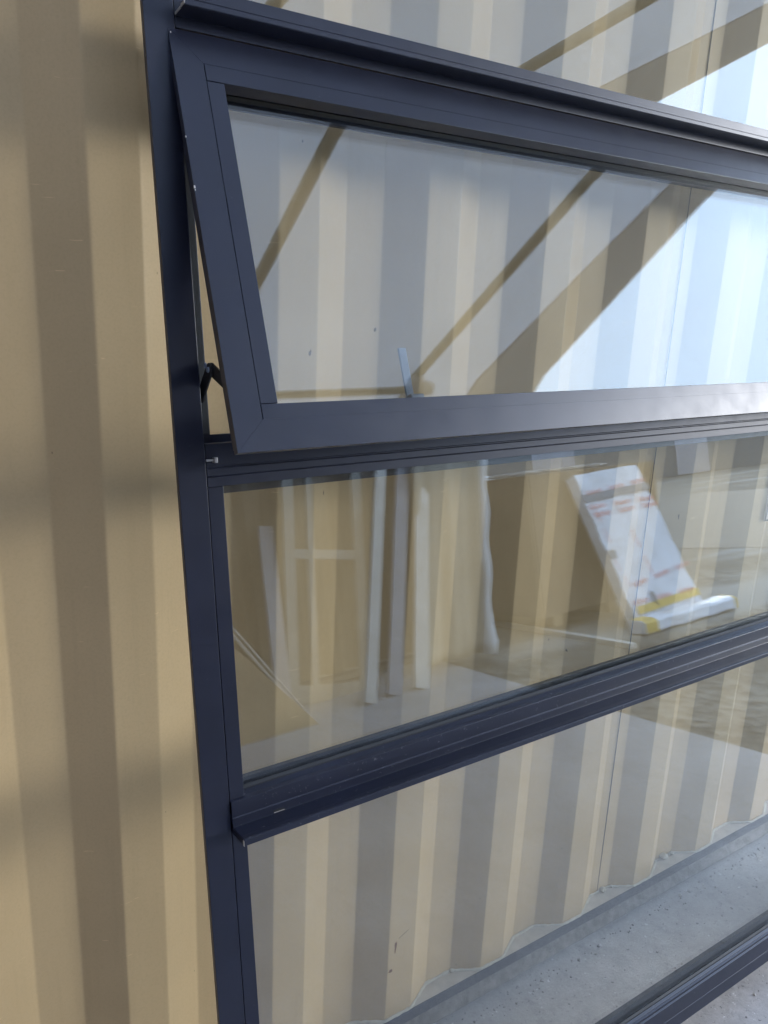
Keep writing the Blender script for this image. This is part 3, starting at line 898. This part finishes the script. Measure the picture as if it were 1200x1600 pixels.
for x, z, rt, s_ in ((0.02, L - 0.20, -0.03, 1.0), (0.0, L - 0.36, 0.04, 1.05), (0.02, L - 0.43, 0.02, 1.05), (-0.38, 0.93, R(90), 0.62), (-0.40, 0.48, R(84), 0.5), (-0.05, 0.62, R(88), 0.8), (0.08, 0.36, -0.06, 1.0), (-0.02, 0.17, 0.05, 1.0)):
    for q in ((-1, 0, 1) if s_ > 0.9 else (-0.5, 0.5)):
        st = 0.31 * s_ * q
        words(x + st * math.cos(rt), z - st * math.sin(rt) * (1 if fs > 0 else 1), rt, s_)

# long white wrapped board lying at the parcel's foot
bm = B(); g = []
sec = [(-0.075, 0.01), (-0.08, 0.10), (-0.06, 0.125), (0.05, 0.12), (0.08, 0.10), (0.085, 0.02)]
for k in range(25):
    t_ = k / 24
    g.append([bm.verts.new((-0.62 + 1.24 * t_, a_ + 0.006 * math.sin(t_ * 13 + c_ * 30), c_ + 0.005 * math.sin(t_ * 19 + a_ * 40))) for a_, c_ in sec])
for a_, b_ in zip(g, g[1:]):
    for i in range(6): bm.faces.new((a_[i], a_[(i + 1) % 6], b_[(i + 1) % 6], b_[i]))
bm.faces.new(g[0]); bm.faces.new(g[-1][::-1])
o = link('wrapped_board', bm, 'wrap', bevel=0.004); o.location = (5.83, -2.47, -0.045)
tag(o, 'long white wrapped board with yellow taped end, lying at the foot of the parcel', 'wrapped board')
for x0, x1 in ((-0.61, -0.46), (0.585, 0.615)):
    bm = B(); prism(bm, [(a_ * 1.1, c_ * 1.05 - 0.002) for a_, c_ in sec], 'x', x0, x1); link('yellow_tape', bm, 'tape', o, bevel=0.004)
par.location.z -= 0.03

# pale batten lying on the gravel
bm = B(); box(bm, -0.95, 0.95, -0.03, 0.03, -0.045, -0.005)
o = link('ground_batten', bm, 'white_board', bevel=0.003); o.location = (4.88, -3.30, 0.0); o.rotation_euler = (0, 0, R(97)); 
o.location = (4.95, -3.15, 0.0)
tag(o, 'pale wooden batten lying on the gravel, reflected in the middle pane', 'batten')

# far shed and hedge across the yard, low strip at the top of the reflection
sh = empty('far_shed', (44, -44, 0), label='long low grey shed across the yard, along the top of the reflection', cat='shed')
bm = B(); box(bm, -34, 34, -6, 6, -0.04, 3.9); link('wall', bm, 'shed', sh)
bm = B(); prism(bm, [(-6.4, 3.9), (6.4, 3.9), (0, 5.6)], 'x', -34.4, 34.4); link('roof', bm, 'shed', sh)
for q in (-20, -6, 9, 22):
    bm = B(); box(bm, q, q + 4, 6.001, 6.06, 0, 3.2); link('door', bm, 'lilac_board', sh)

bm = B()
for k in range(2600):
    t_ = random.random()
    x = 44 + 26 * t_ + random.uniform(-1, 1); y = -48 + 46 * random.random()
    x = 60 + random.uniform(-1.2, 1.2)
    y = -28 + 100 * t_
    z = random.uniform(0, 2.6 + 0.9 * math.sin(y * 0.23) + 0.5 * math.sin(y * 0.9))
    s_ = random.uniform(0.18, 0.5)
    n_ = Vector((random.uniform(-1, 1), random.uniform(-1, 1), random.uniform(-1, 1))).normalized()
    u_ = n_.orthogonal().normalized(); v_ = n_.cross(u_)
    c_ = Vector((x, y, max(0.1, z)))
    bm.faces.new([bm.verts.new(c_ + u_ * s_ + v_ * s_ * 0.4), bm.verts.new(c_ + v_ * s_), bm.verts.new(c_ - u_ * s_ * 0.8), bm.verts.new(c_ - v_ * s_ * 0.7)])
tag(link('hedge', bm, 'leaf'), 'dark green hedge along the far side of the yard', 'hedge', kind='stuff')

# loose grit and scraps on the slab, mostly swept up against the rail
bm = B()
for k in range(420):
    x = random.uniform(0.2, 3.0)
    y = 1.135 - abs(random.gauss(0, 0.02)) if k < 250 else random.uniform(0.35, 1.12)
    r_ = random.uniform(0.0012, 0.0034) * (1.5 if random.random() < 0.08 else 1)
    c_ = Vector((x, y, r_ * 0.5))
    n0 = len(bm.verts)
    g = bmesh.ops.create_icosphere(bm, subdivisions=1, radius=r_, matrix=Matrix.Translation(c_))
    for v in g['verts']:
        v.co += Vector((random.uniform(-1, 1), random.uniform(-1, 1), random.uniform(-0.6, 0.6))) * r_ * 0.45
M['grit'] = simple('grit', (0.34, 0.33, 0.33), 0.85, var=0.7, scale=40)
tag(link('grit', bm, 'grit'), 'loose grit and scraps scattered on the slab along the container rail', 'grit', kind='stuff')
